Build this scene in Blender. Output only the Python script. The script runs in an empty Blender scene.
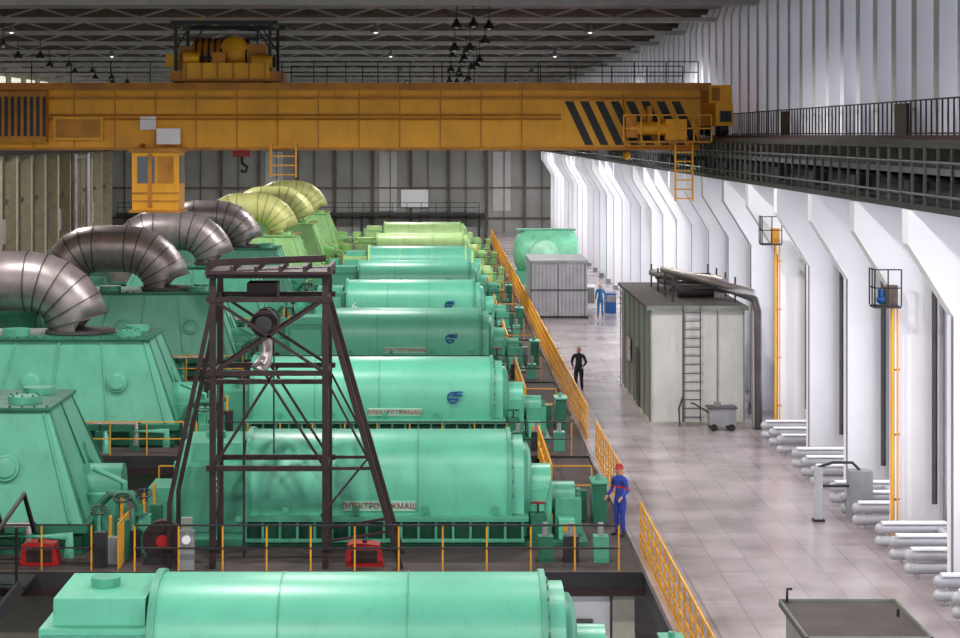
import bpy, math, random
from mathutils import Vector, Matrix
random.seed(7)
F=2100.0; CZ=10.0
sc=bpy.context.scene
try:
    sc.view_settings.view_transform='Standard'
except Exception: pass

# ------------------------------------------------------------ materials
def lin(c):
    r=[]
    for v in c:
        v=v/255.0
        r.append(v/12.92 if v<=0.04045 else ((v+0.055)/1.055)**2.4)
    return (r[0],r[1],r[2],1.0)
def mat(name,rgb,rough=0.5,metal=0.0,var=0.15,scale=1.5,rgb2=None,emit=0,spec=0.5,bump=0.0,grime=None,gamt=0.3):
    m=bpy.data.materials.new(name); m.use_nodes=True
    nt=m.node_tree; b=nt.nodes['Principled BSDF']
    c=lin(rgb)
    b.inputs['Roughness'].default_value=rough
    b.inputs['Metallic'].default_value=metal
    b.inputs['Specular IOR Level'].default_value=spec
    tc=nt.nodes.new('ShaderNodeTexCoord')
    nz=nt.nodes.new('ShaderNodeTexNoise'); nz.inputs['Scale'].default_value=scale; nz.inputs['Detail'].default_value=5
    nt.links.new(tc.outputs['Object'],nz.inputs['Vector'])
    cr=nt.nodes.new('ShaderNodeValToRGB')
    c2=lin(rgb2) if rgb2 else tuple(v*(1-var*2) for v in c[:3])+(1,)
    cr.color_ramp.elements[0].position=0.3; cr.color_ramp.elements[1].position=0.62
    cr.color_ramp.elements[0].color=c2; cr.color_ramp.elements[1].color=c
    nt.links.new(nz.outputs['Fac'],cr.inputs['Fac'])
    out=cr.outputs['Color']
    if grime:
        mp=nt.nodes.new('ShaderNodeMapping'); mp.inputs['Scale'].default_value=(3.0,3.0,0.6)
        n2=nt.nodes.new('ShaderNodeTexNoise'); n2.inputs['Scale'].default_value=1.4; n2.inputs['Detail'].default_value=8
        nt.links.new(tc.outputs['Object'],mp.inputs['Vector']); nt.links.new(mp.outputs['Vector'],n2.inputs['Vector'])
        r2=nt.nodes.new('ShaderNodeValToRGB'); r2.color_ramp.elements[0].position=0.55; r2.color_ramp.elements[1].position=0.78
        r2.color_ramp.elements[0].color=(0,0,0,1); r2.color_ramp.elements[1].color=(gamt,gamt,gamt,1)
        nt.links.new(n2.outputs['Fac'],r2.inputs['Fac'])
        mx=nt.nodes.new('ShaderNodeMix'); mx.data_type='RGBA'
        nt.links.new(r2.outputs['Color'],mx.inputs[0]); nt.links.new(out,mx.inputs[6]); mx.inputs[7].default_value=lin(grime)
        out=mx.outputs[2]
    nt.links.new(out,b.inputs['Base Color'])
    if bump>0:
        bp=nt.nodes.new('ShaderNodeBump'); bp.inputs['Strength'].default_value=bump
        nt.links.new(nz.outputs['Fac'],bp.inputs['Height']); nt.links.new(bp.outputs['Normal'],b.inputs['Normal'])
    if emit>0:
        b.inputs['Emission Color'].default_value=c; b.inputs['Emission Strength'].default_value=emit
    return m
G1=mat('green_paint',(106,196,164),0.36,var=0.07,scale=0.6,grime=(70,140,115),gamt=0.3)
G2=mat('green_paint_dark',(86,166,138),0.42,var=0.1,scale=1.0,grime=(50,100,84))
G3=mat('green_base',(42,114,88),0.5,var=0.2,scale=2)
GL=mat('lime_paint',(184,220,146),0.4,var=0.08)
GL2=mat('lime_paint_dark',(150,200,128),0.45,var=0.1)
SILV=mat('insulation_sheet_metal',(166,154,154),0.38,0.55,var=0.15,scale=2,grime=(95,85,82))
SILVB=mat('sheet_metal_band',(92,86,88),0.5,0.5)
LSILV=mat('yellow_green_pipe',(208,208,134),0.45,0.1,var=0.1)
LSILVB=mat('yellow_green_band',(150,150,85),0.45,0.1)
YEL=mat('crane_yellow',(244,170,20),0.48,var=0.1,scale=0.7,grime=(180,110,20))
YELD=mat('crane_yellow_dark',(200,126,16),0.5,var=0.2)
RAILY=mat('railing_yellow',(232,162,45),0.5,var=0.15)
BLK=mat('black_paint',(26,24,26),0.5)
DARK=mat('dark_steel',(52,50,54),0.5,0.2,var=0.2)
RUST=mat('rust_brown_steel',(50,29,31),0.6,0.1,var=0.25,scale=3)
CONC=mat('concrete',(178,172,162),0.85,var=0.15,scale=1,bump=0.2)
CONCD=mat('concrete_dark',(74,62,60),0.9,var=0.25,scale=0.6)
WHITE=mat('white_plaster',(242,241,246),0.6,var=0.03,scale=0.5)
WGREY=mat('wall_grey',(138,132,148),0.7,var=0.1,scale=0.5)
WMID=mat('wall_panel_shadow_grey',(160,155,170),0.7,var=0.08,scale=0.5)
BACK=mat('back_wall_panel',(158,158,154),0.75,var=0.12,scale=0.3)
BACKL=mat('back_wall_light',(195,193,190),0.75,var=0.05)
BROWN=mat('brown_steel',(104,88,80),0.6,var=0.2)
CEIL=mat('ceiling_slab',(76,70,71),0.9,var=0.15,scale=0.2)
CRIB=mat('ceiling_rib',(186,180,180),0.8,var=0.1)
BEIGE=mat('beige_panel',(200,190,160),0.75,var=0.12)
GREYB=mat('grey_metal_sheet',(150,150,154),0.5,0.2,var=0.12)
GREYT=mat('grey_tray',(82,82,86),0.5,0.2,var=0.12)
GREYL=mat('light_grey_cabin',(172,170,176),0.5,0.1,var=0.1)
GREYD=mat('grey_green_sheet',(134,138,128),0.55,0.1,var=0.12)
SHEDF=mat('shed_lit_front_sheet',(206,204,200),0.5,0.05,var=0.08,scale=0.8,grime=(150,140,128))
ROOFB=mat('roof_bitumen',(88,78,76),0.8,var=0.15)
PIPEG=mat('pipe_grey_paint',(186,186,192),0.4,0.1,var=0.06)
REDM=mat('red_paint',(180,32,38),0.4)
BLUEM=mat('blue_paint',(30,90,160),0.4)
TXTR=mat('red_lettering',(170,30,45),0.5)
TXTB=mat('blue_lettering',(20,80,150),0.5)
BULB=mat('lamp_bulb',(255,240,210),0.4,emit=3)
BULBO=mat('lamp_off_bulb',(190,180,165),0.4,emit=0.15)
SKIN=mat('skin',(200,150,125),0.5,var=0.05)
HAIR=mat('hair',(35,25,20),0.7)
CBLUE=mat('cloth_blue',(45,65,160),0.8,var=0.15,scale=8)
CNAVY=mat('cloth_navy',(28,30,38),0.85,var=0.15,scale=8)
CNAVY2=mat('cloth_black',(20,21,26),0.85,var=0.15,scale=8)
CTEAL=mat('cloth_blue_teal',(50,110,160),0.8,var=0.15,scale=8)
CRED=mat('cloth_red',(190,40,50),0.8,var=0.1)
BOOT=mat('boot_leather',(25,22,20),0.6)
EYE=mat('eye_dark',(30,22,20),0.3)
LIP=mat('lip',(165,95,85),0.5)
GLASS=mat('cab_glass',(70,80,85),0.1,0.0,var=0.05)
WIN=mat('daylit_frosted_glass',(244,246,255),0.5,var=0.02,emit=2.5)
WINU=mat('daylit_glass_block',(225,222,240),0.5,var=0.02,emit=0.85)
GLOWP=mat('glowing_pane',(240,236,220),0.5,var=0.05,emit=0.85)

def floor_mat():
    m=bpy.data.materials.new('floor_tile'); m.use_nodes=True; nt=m.node_tree; b=nt.nodes['Principled BSDF']
    tc=nt.nodes.new('ShaderNodeTexCoord')
    br=nt.nodes.new('ShaderNodeTexBrick'); br.offset=0.0
    br.inputs['Scale'].default_value=1.0; br.inputs['Brick Width'].default_value=0.8; br.inputs['Row Height'].default_value=1.6
    br.inputs['Mortar Size'].default_value=0.012
    br.inputs['Color1'].default_value=lin((182,170,172)); br.inputs['Color2'].default_value=lin((168,155,157)); br.inputs['Mortar'].default_value=lin((146,134,134))
    nt.links.new(tc.outputs['Object'],br.inputs['Vector'])
    nz=nt.nodes.new('ShaderNodeTexNoise'); nz.inputs['Scale'].default_value=0.5; nz.inputs['Detail'].default_value=9
    nt.links.new(tc.outputs['Object'],nz.inputs['Vector'])
    cr=nt.nodes.new('ShaderNodeValToRGB'); cr.color_ramp.elements[0].position=0.32; cr.color_ramp.elements[1].position=0.64
    cr.color_ramp.elements[0].color=(0.62,0.58,0.57,1); cr.color_ramp.elements[1].color=(1,1,1,1)
    nt.links.new(nz.outputs['Fac'],cr.inputs['Fac'])
    mx=nt.nodes.new('ShaderNodeMix'); mx.data_type='RGBA'; mx.blend_type='MULTIPLY'; mx.inputs[0].default_value=1
    nt.links.new(br.outputs['Color'],mx.inputs[6]); nt.links.new(cr.outputs['Color'],mx.inputs[7])
    nt.links.new(mx.outputs[2],b.inputs['Base Color'])
    mr=nt.nodes.new('ShaderNodeMapRange'); mr.inputs['To Min'].default_value=0.1; mr.inputs['To Max'].default_value=0.32
    nt.links.new(nz.outputs['Fac'],mr.inputs['Value']); nt.links.new(mr.outputs['Result'],b.inputs['Roughness'])
    return m
FLOOR=floor_mat()

# ------------------------------------------------------------ mesh builder
class MB:
    def __init__(s): s.v=[];s.f=[];s.m=[];s.s=[];s.mats=[]
    def mi(s,m):
        if m not in s.mats: s.mats.append(m)
        return s.mats.index(m)
    def add(s,vs,fs,m,smooth=False):
        o=len(s.v); s.v+= [tuple(v) for v in vs]; i=s.mi(m)
        for f in fs: s.f.append([o+k for k in f]); s.m.append(i); s.s.append(smooth)
    def box(s,x0,x1,y0,y1,z0,z1,m):
        vs=[(x,y,z) for x in (x0,x1) for y in (y0,y1) for z in (z0,z1)]
        s.add(vs,[(0,1,3,2),(4,6,7,5),(0,4,5,1),(2,3,7,6),(0,2,6,4),(1,5,7,3)],m)
    def frus(s,b,t,m):
        vs=[(b[0],b[2],b[4]),(b[1],b[2],b[4]),(b[1],b[3],b[4]),(b[0],b[3],b[4]),(t[0],t[2],t[4]),(t[1],t[2],t[4]),(t[1],t[3],t[4]),(t[0],t[3],t[4])]
        s.add(vs,[(3,2,1,0),(4,5,6,7),(0,1,5,4),(1,2,6,5),(2,3,7,6),(3,0,4,7)],m)
    def beam(s,p0,p1,w,h,m):
        p0=Vector(p0);p1=Vector(p1);d=(p1-p0).normalized()
        up=Vector((0,0,1)) if abs(d.z)<0.95 else Vector((0,1,0))
        a=d.cross(up).normalized()*w/2; b=a.cross(d).normalized()*h/2
        vs=[p+i*a+j*b for p in (p0,p1) for i,j in ((-1,-1),(1,-1),(1,1),(-1,1))]
        s.add(vs,[(3,2,1,0),(4,5,6,7),(0,1,5,4),(1,2,6,5),(2,3,7,6),(3,0,4,7)],m)
    def tube(s,pts,r,m,seg=12,caps=True,smooth=True):
        pts=[Vector(p) for p in pts]; n=len(pts)
        rs=r if isinstance(r,(list,tuple)) else [r]*n
        d0=(pts[1]-pts[0]).normalized()
        ref=Vector((0,0,1)) if abs(d0.z)<0.9 else Vector((0,1,0))
        u=d0.cross(ref).normalized(); vs=[]
        for i,p in enumerate(pts):
            if i==0: d=d0
            elif i==n-1: d=(pts[i]-pts[i-1]).normalized()
            else: d=((pts[i]-pts[i-1]).normalized()+(pts[i+1]-pts[i]).normalized()).normalized()
            u=(u-d*u.dot(d)).normalized(); w=d.cross(u)
            for k in range(seg):
                a=2*math.pi*k/seg
                vs.append(p+(u*math.cos(a)+w*math.sin(a))*rs[i])
        fs=[]
        for i in range(n-1):
            for k in range(seg):
                k2=(k+1)%seg
                fs.append((i*seg+k,i*seg+k2,(i+1)*seg+k2,(i+1)*seg+k))
        s.add(vs,fs,m,smooth)
        if caps:
            s.add(vs[:seg],[tuple(range(seg))[::-1]],m); s.add(vs[-seg:],[tuple(range(seg))],m)
    def cyl(s,p0,p1,r,m,seg=16,r1=None):
        s.tube([p0,p1],[r,r if r1 is None else r1],m,seg)
    def lathe(s,o,ax,prof,m,seg=24):
        o=Vector(o);ax=Vector(ax).normalized()
        s.tube_prof(o,ax,prof,m,seg)
    def tube_prof(s,o,ax,prof,m,seg):
        ref=Vector((0,0,1)) if abs(ax.z)<0.9 else Vector((0,1,0))
        u=ax.cross(ref).normalized(); w=ax.cross(u); vs=[];fs=[]
        for t,r in prof:
            for k in range(seg):
                a=2*math.pi*k/seg
                vs.append(o+ax*t+(u*math.cos(a)+w*math.sin(a))*max(r,0.001))
        for i in range(len(prof)-1):
            for k in range(seg):
                k2=(k+1)%seg
                fs.append((i*seg+k,i*seg+k2,(i+1)*seg+k2,(i+1)*seg+k))
        s.add(vs,fs,m,True)
    def prism(s,poly,axis,a0,a1,m,smooth=False,caps=True):
        n=len(poly)
        def P(q,a):
            if axis=='x': return (a,q[0],q[1])
            if axis=='y': return (q[0],a,q[1])
            return (q[0],q[1],a)
        vs=[P(q,a0) for q in poly]+[P(q,a1) for q in poly]
        s.add(vs,[(k,(k+1)%n,n+(k+1)%n,n+k) for k in range(n)],m,smooth)
        if caps:
            s.add(vs[:n],[tuple(range(n))],m); s.add(vs[n:],[tuple(range(n))],m)
    def sphere(s,c,r,m,seg=12,sz=1.0):
        prof=[(-math.cos(math.pi*i/8)*r*sz,math.sin(math.pi*i/8)*r) for i in range(9)]
        s.tube_prof(Vector(c),Vector((0,0,1)),prof,m,seg)
    def wheel(s,c,ax,R,m):
        c=Vector(c);ax=Vector(ax).normalized()
        ref=Vector((0,0,1)) if abs(ax.z)<0.9 else Vector((0,1,0))
        u=ax.cross(ref).normalized(); w=ax.cross(u)
        pts=[c+(u*math.cos(a)+w*math.sin(a))*R for a in [2*math.pi*i/16 for i in range(17)]]
        s.tube(pts,R*0.1,m,6,False)
        for i in range(0,16,4): s.beam(c,pts[i],R*.1,R*.1,m)
    def rail(s,p0,p1,h,m,step=1.0,bars=(1.0,0.55),r=0.03,kick=None,post=None):
        p0=Vector(p0);p1=Vector(p1);L=(p1-p0).length;n=max(1,int(round(L/step)))
        for i in range(n+1):
            p=p0.lerp(p1,i/n); s.beam(p,p+Vector((0,0,h)),r*2,r*2,post or m)
        for b in bars:
            o=Vector((0,0,h*b)); s.beam(p0+o,p1+o,r*2,r*2,m)
        if kick:
            o=Vector((0,0,kick/2)); s.beam(p0+o,p1+o,0.02,kick,m)
    def obj(s,name,bevel=0,loc=None,parent=None):
        me=bpy.data.meshes.new(name)
        me.from_pydata(s.v,[],s.f); 
        for m in s.mats: me.materials.append(m)
        me.polygons.foreach_set('material_index',s.m); me.polygons.foreach_set('use_smooth',s.s)
        import bmesh
        bm=bmesh.new(); bm.from_mesh(me)
        bmesh.ops.recalc_face_normals(bm,faces=bm.faces); bm.to_mesh(me); bm.free()
        me.update()
        o=bpy.data.objects.new(name,me); sc.collection.objects.link(o)
        if loc: o.location=loc
        if bevel:
            b=o.modifiers.new('bevel','BEVEL'); b.width=bevel; b.segments=2; b.limit_method='ANGLE'; b.angle_limit=math.radians(40)
        if parent: o.parent=parent
        return o
def text(name,body,loc,size,m,parent,rx=90):
    c=bpy.data.curves.new(name,'FONT'); c.body=body; c.size=size; c.extrude=0.008; c.align_x='CENTER'; c.align_y='CENTER'
    c.materials.append(m)
    o=bpy.data.objects.new(name,c); sc.collection.objects.link(o)
    o.location=loc; o.rotation_euler=(math.radians(rx),0,0); o.parent=parent
    return o

# ------------------------------------------------------------ layout
YN=[35.2,52.5,69.8,89.5,107.0,123.5,139.5,158.0,178.0]
XL=-34.4; XE=4.7; XW=11.3; YB=216.0; ZC=15.8

b=MB(); b.box(XE,13,-6,YB,-0.35,0,FLOOR); b.box(XE-0.06,XE-0.002,-6,YB,-0.5,-0.02,DARK); b.obj('floor')
b=MB(); b.box(XL-0.5,13,-6,YB,-8.3,-8.0,CONCD); b.obj('floor_lower_level')
b=MB()
b.box(XL-0.5,13.6,-6,YB,ZC,ZC+0.3,CEIL)
b.obj('ceiling')
b=MB()
y=9.0
while y<YB:
    b.box(XL+.01,12.5,y-0.25,y+0.25,15.0,15.2,CRIB)
    b.box(XL+.01,12.5,y-0.12,y+0.12,15.6,ZC-0.01,CRIB)
    x=XL+.1
    while x<10:
        b.beam((x,y,15.2),(x+1.5,y,15.65),0.08,0.08,CRIB); b.beam((x+1.5,y,15.65),(x+3,y,15.2),0.08,0.08,CRIB); x+=3
    for k in (4,8):
        b.box(XL+.01,12.5,y+k-0.1,y+k+0.1,15.55,ZC-0.01,BROWN)
    y+=12
b.obj('ceiling_trusses')

# back wall
b=MB(); b.box(XL-0.5,13.6,YB,YB+0.5,-8.3,ZC,BACK)
x=XL+.05
k=0
while x<12.4:
    b.box(x,x+0.3,YB-0.3,YB-0.01,-8,ZC-0.02,BROWN)
    if k%3==1: b.box(x+0.8,x+2.6,YB-0.1,YB-0.01,2.2,8.3,BACKL)
    b.box(x+1.9,x+1.98,YB-0.15,YB-0.01,0,9.5,BROWN)
    x+=3.9; k+=1
for z in (1.4,4.5,8.6,12.0): b.box(XL+.05,12.4,YB-0.25,YB-0.01,z,z+0.15,BROWN)
for x in range(-32,11,4):
    b.box(x,x+1.6,YB-0.12,YB-0.02,14.0,14.8,GLOWP)
b.box(-4,-1.2,YB-0.35,YB-0.3,2.6,4.4,WHITE)
b.obj('wall_back')
b=MB(); b.rail((XL+1.5,YB-2,2),(4,YB-2,2),1.1,DARK,1.5); b.box(XL+1.4,4.5,YB-2.2,YB-0.35,1.8,2,DARK)
for x in range(-32,5,6): b.beam((x,YB-1.5,-8),(x,YB-1.5,1.8),0.25,0.25,DARK)
b.obj('back_gallery')

# left wall
b=MB(); b.box(XL-0.5,XL,-6,YB,-8.3,ZC,CONC)
y=10
while y<YB-1:
    b.box(XL,XL+0.9,y,y+0.7,-8,8.3,BEIGE)
    b.box(XL,XL+0.15,y+1.3,y+3.2,2,7.5,BEIGE)
    b.box(XL,XL+0.15,y+3.8,y+5.5,0,7.8,BROWN)
    b.box(XL,XL+0.2,y+1.3,y+3.6,5.6,7.6,GLOWP)  # added glowing pane over the beige panels, brightens the left side
    b.box(XL,XL+0.3,y+0.7,y+6,4.6,4.9,BROWN); b.box(XL,XL+0.5,y+2,y+4,1.5,3.4,random.choice([GREYL,BEIGE,BROWN]))
    b.box(XL,XL+0.15,y+0.8,y+5.6,11.0,14.6,GLOWP)  # added glowing strip above the crane, lights ceiling and upper hall
    b.box(XL,XL+0.4,y,y+0.5,9.9,14.9,BEIGE)
    y+=6
b.obj('wall_left')
b=MB(); b.box(XL+0.05,XL+1.3,-5,YB-1,8.4,9.9,DARK); b.rail((XL+0.5,0,9.9),(XL+0.5,YB-1,9.9),0.9,DARK,3); b.obj('crane_runway_beam')

# right wall: columns with corbels
b=MB()
y=-1.5; cols=[]
while y<YB-1:
    cols.append(y)
    poly=[(XW,0),(XW,6.0),(10.3,7.6),(10.3,8.35),(12.7,8.35),(12.7,0)]
    b.prism(poly,'y',y-0.3,y+0.3,WHITE)
    b.box(XW-0.03,XW+0.25,y-0.33,y+0.33,0,0.25,WGREY)
    b.box(XW-0.012,XW,y-0.3,y-0.1,0.25,6.0,WGREY)  # grey strip puts shade into the colour of the column's inner face
    y+=6
b.obj('wall_right_columns')
b=MB()
b.box(12.5,13,-6,YB,0,0.9,WMID); b.box(12.5,13,-6,YB,8.0,9.9,WGREY)
b.box(12.95,13.3,-6,YB,9.9,ZC,WGREY)
for y in cols[:-1]:
    b.box(12.5,12.8,y+4.9,y+5.7,0.9,8.0,WMID); b.box(12.35,12.5,y+4.8,y+5.0,0,8.0,WGREY); b.cyl((12.2,y+5.3,0.9),(12.2,y+5.3,8.0),0.07,GREYT,8)  # darker grey strips paint shadow between the columns
y=-4.0
while y<YB-1:
    b.prism([(12.1,9.9),(12.1,14.95),(12.4,ZC-0.01),(12.94,ZC-0.01),(12.94,9.9)],'y',y-0.3,y+0.3,WHITE)
    b.box(12.8,12.94,y+0.9,y+1.5,9.9,ZC-0.01,WHITE)
    b.box(12.9,12.94,y+0.32,y+0.88,10.4,14.8,WINU); b.box(12.9,12.94,y+1.52,y+2.08,10.4,14.8,WINU)
    y+=2.4
b.obj('wall_right')
for i,y in enumerate(cols[:-1]):
    b=MB()
    b.box(12.72,12.78,y+0.32,y+4.8,0.9,8.0,WIN)
    for q in (0.33,1.8,3.25,4.7): b.box(12.64,12.72,y+q,y+q+0.08,0.9,8.0,WGREY)
    for q in (0.9,3.2,5.6,7.9): b.box(12.64,12.72,y+0.33,y+4.78,q,q+0.08,WGREY)
    b.obj('window_%d'%(i+1))
b=MB()
b.box(10.3,12.05,-5,YB-0.5,9.72,9.9,DARK)
b.box(10.7,11.0,-5,YB-0.5,8.36,9.72,DARK)
b.box(10.35,11.4,-5,YB-0.5,8.36,8.5,DARK)
b.box(10.68,10.78,-5,YB-0.5,9.9,10.0,RUST)
b.box(10.36,10.66,-5,YB-1,9.1,9.16,GREYT); b.box(10.36,10.39,-5,YB-1,9.1,9.3,GREYT)
for z,xx in ((8.72,10.33),(9.42,10.33),(9.22,10.5),(9.26,10.6),(8.6,10.45)): b.cyl((xx,-5,z),(xx,YB-1,z),0.035,GREYT if z!=9.26 else RUST,6)
y=-4.5; k=0
while y<YB-1:
    b.box(10.3,10.36,y,y+0.06,8.5,9.72,GREYT); b.box(10.36,10.7,y,y+0.05,9.0,9.1,BLK)
    if k%5==2: b.box(10.32,10.6,y+0.3,y+0.8,8.6,9.0,BLK)
    y+=1.2; k+=1
b.rail((11.7,-5,9.9),(11.7,YB-1,9.9),0.95,BLK,0.55,(1.0,0.15),0.018)
y=-1.5
while y<YB-1:
    if int(y+1.5)%18==0: b.box(11.66,11.74,y,y+1.4,10.0,10.8,BLK)
    y+=6
b.obj('crane_runway_gallery')

# ------------------------------------------------------------ turbine units
mats_plate=mat('plate_mint',(165,215,192),0.4)
def generator(n,Y):
    g,gd,gb=(G1,G2,G3) if n<6 else (GL,GL2,GL2)
    if n==6: g,gd,gb=G1,GL,GL2
    b=MB(); R=1.4; zc=1.23
    x1=1.75
    x0=-4.75 if (n<2 or n>2) else -6.2
    def prof(R,zb=0.7):
        p=[(-R,zb)]
        for i in range(0,33):
            a=math.pi-math.pi*i/32; c=math.cos(a); s_=math.sin(a); ex=2/2.35
            p.append((R*math.copysign(abs(c)**ex,c),zc+R*abs(s_)**ex))
        p.append((R,zb)); return p
    pr=prof(R)
    b.prism(pr,'x',x0,x1,g,True,False)
    b.prism(pr,'x',x0,x0+0.001,g); b.prism(pr,'x',x1-0.001,x1,g)
    for x,w,e in ((x0,0.12,0.06),(x0+2.1,0.03,0.012),(x0+4.2,0.03,0.012),(x1-0.1,0.1,0.05)):
        b.prism(prof(R+e,0.72),'x',x,x+w,gd,True)
    for i in range(13):
        a=math.pi*i/12
        b.cyl((x1,R*0.93*math.cos(a),zc+R*0.93*math.sin(a)),(x1+0.05,R*0.93*math.cos(a),zc+R*0.93*math.sin(a)),0.05,gd,6)
    b.prism([(q[0]*0.9,zc+(q[1]-zc)*0.9) for q in pr],'x',x1,x1+0.3,g,False)
    b.lathe((x1+0.3,0,zc),(1,0,0),[(0,1.1),(0.12,1.08),(0.2,0.9),(0.24,0.5),(0.25,0)],gd,24)
    b.box(x0-0.3 if n>=2 else -6.6,3.6,-1.45,1.45,0.0,0.12,gb)
    b.box(x0,x1+0.3,-1.3,1.3,0.1,0.62,gb)
    b.box(x0-0.2,x1+0.4,-1.62,1.62,0.62,0.74,gd)
    x=x0
    while x<x1+0.3:
        b.box(x,x+0.06,-1.58,-1.28,0.1,0.64,gd); x+=0.42
    b.box(x0,x1+0.3,-1.6,-1.5,0.12,0.2,gd)
    for k in range(4):
        x=x0+1+k*1.7; b.cyl((x,-R-0.1,0.9),(x,-R+0.1,0.9),0.09,gd,10)
    if n<2:
        b.box(-6.5,-4.7,-1.2,1.2,0.1,2.0,g); b.box(-6.3,-4.8,-1.0,1.0,2.0,2.45,g)
        b.box(-6.45,-4.75,-1.26,-1.2,0.3,1.9,gd)
        b.cyl((-5.6,0,2.4),(-5.6,0,2.6),0.25,gd)
        b.box(-7.2,-6.5,-0.7,0.7,0.1,1.3,gd)
    elif n==2:
        b.box(-7.6,x0,-0.9,0.9,0.1,1.6,gd); b.box(-7.9,-7.4,-1.2,1.2,0.05,1.1,g)
        b.cyl((-7,0,1.5),(-7,0,1.9),0.3,g)
    else:
        b.box(-6.4,-4.8,-1.0,1.0,0.1,2.0,gd); b.box(-6.2,-4.9,-0.8,0.8,2.0,2.3,g); b.box(-7.7,-6.4,-0.8,0.8,0.1,1.3,gd)
        b.cyl((-7.0,0,1.3),(-7.0,0,1.8),0.4,g); b.box(-6.3,-5.0,-1.08,-1.0,0.4,1.8,g)
    b.box(2.05,2.75,-0.75,0.75,0.12,1.3,g); b.cyl((2.05,0,1.2),(2.75,0,1.2),0.6,g,20)
    b.box(2.85,3.5,-0.55,0.55,0.12,1.0,gd); b.cyl((2.75,0,0.95),(3.35,0,0.95),0.4,gd,18)
    b.cyl((3.35,0,0.95),(3.5,0,0.95),0.25,gb,14)
    b.box(2.2,2.6,-1.35,-0.85,0.12,0.75,gb); b.box(2.9,3.3,-1.2,-0.7,0.12,0.6,g); b.box(3.0,3.15,-1.22,-1.2,0.3,0.5,RAILY)
    b.tube([(2.0,-1.2,0.3),(2.0,-1.2,0.9),(1.9,-1.2,1.2)],0.06,g,8)
    b.tube([(2.6,-1.0,0.1),(2.6,-1.0,0.9),(2.75,-0.9,1.4),(2.75,-.6,1.4)],0.05,gd,8)
    b.wheel((2.4,-1.1,1.0),(0,0.3,1),0.18,REDM if n%2 else gb); b.cyl((2.4,-1.1,0.7),(2.4,-1.1,1.0),0.03,DARK,6)
    b.box(-2.35,-0.6,-R-0.035,-R-0.005,0.85,1.1,mats_plate)
    o=b.obj('turbine_generator',0.02,(0,Y,0.0))
    text('nameplate_text','ЭЛЕКТРОТЯЖМАШ',(-1.47,-R-0.05,0.975),0.19,TXTR,o)
    if n>=2:
        lb=MB()
        lb.tube([(0.42+0.17*math.cos(a),-R-0.03,1.45+0.17*math.sin(a)) for a in [math.pi*0.25+i*math.pi*1.6/14 for i in range(15)]],0.03,TXTB,6)
        lb.box(0.38,0.72,-R-0.06,-R-0.0,1.5,1.56,TXTB); lb.box(0.3,0.6,-R-0.06,-R-0.0,1.38,1.43,TXTB); lb.box(0.48,0.74,-R-0.06,-R,1.61,1.65,TXTB)
        lb.obj('emblem',parent=o)
    nums={0:'9',1:'8',4:'6',5:'7'}
    if n in nums:
        if n<2: text('unit_number',nums[n],(-5.45,-1.29,1.45),0.5,WHITE if n==1 else BLK,o)
        else: text('unit_number',nums[n],(-4.3,-R-0.04,1.35),0.6,WHITE,o)
    return o

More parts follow.
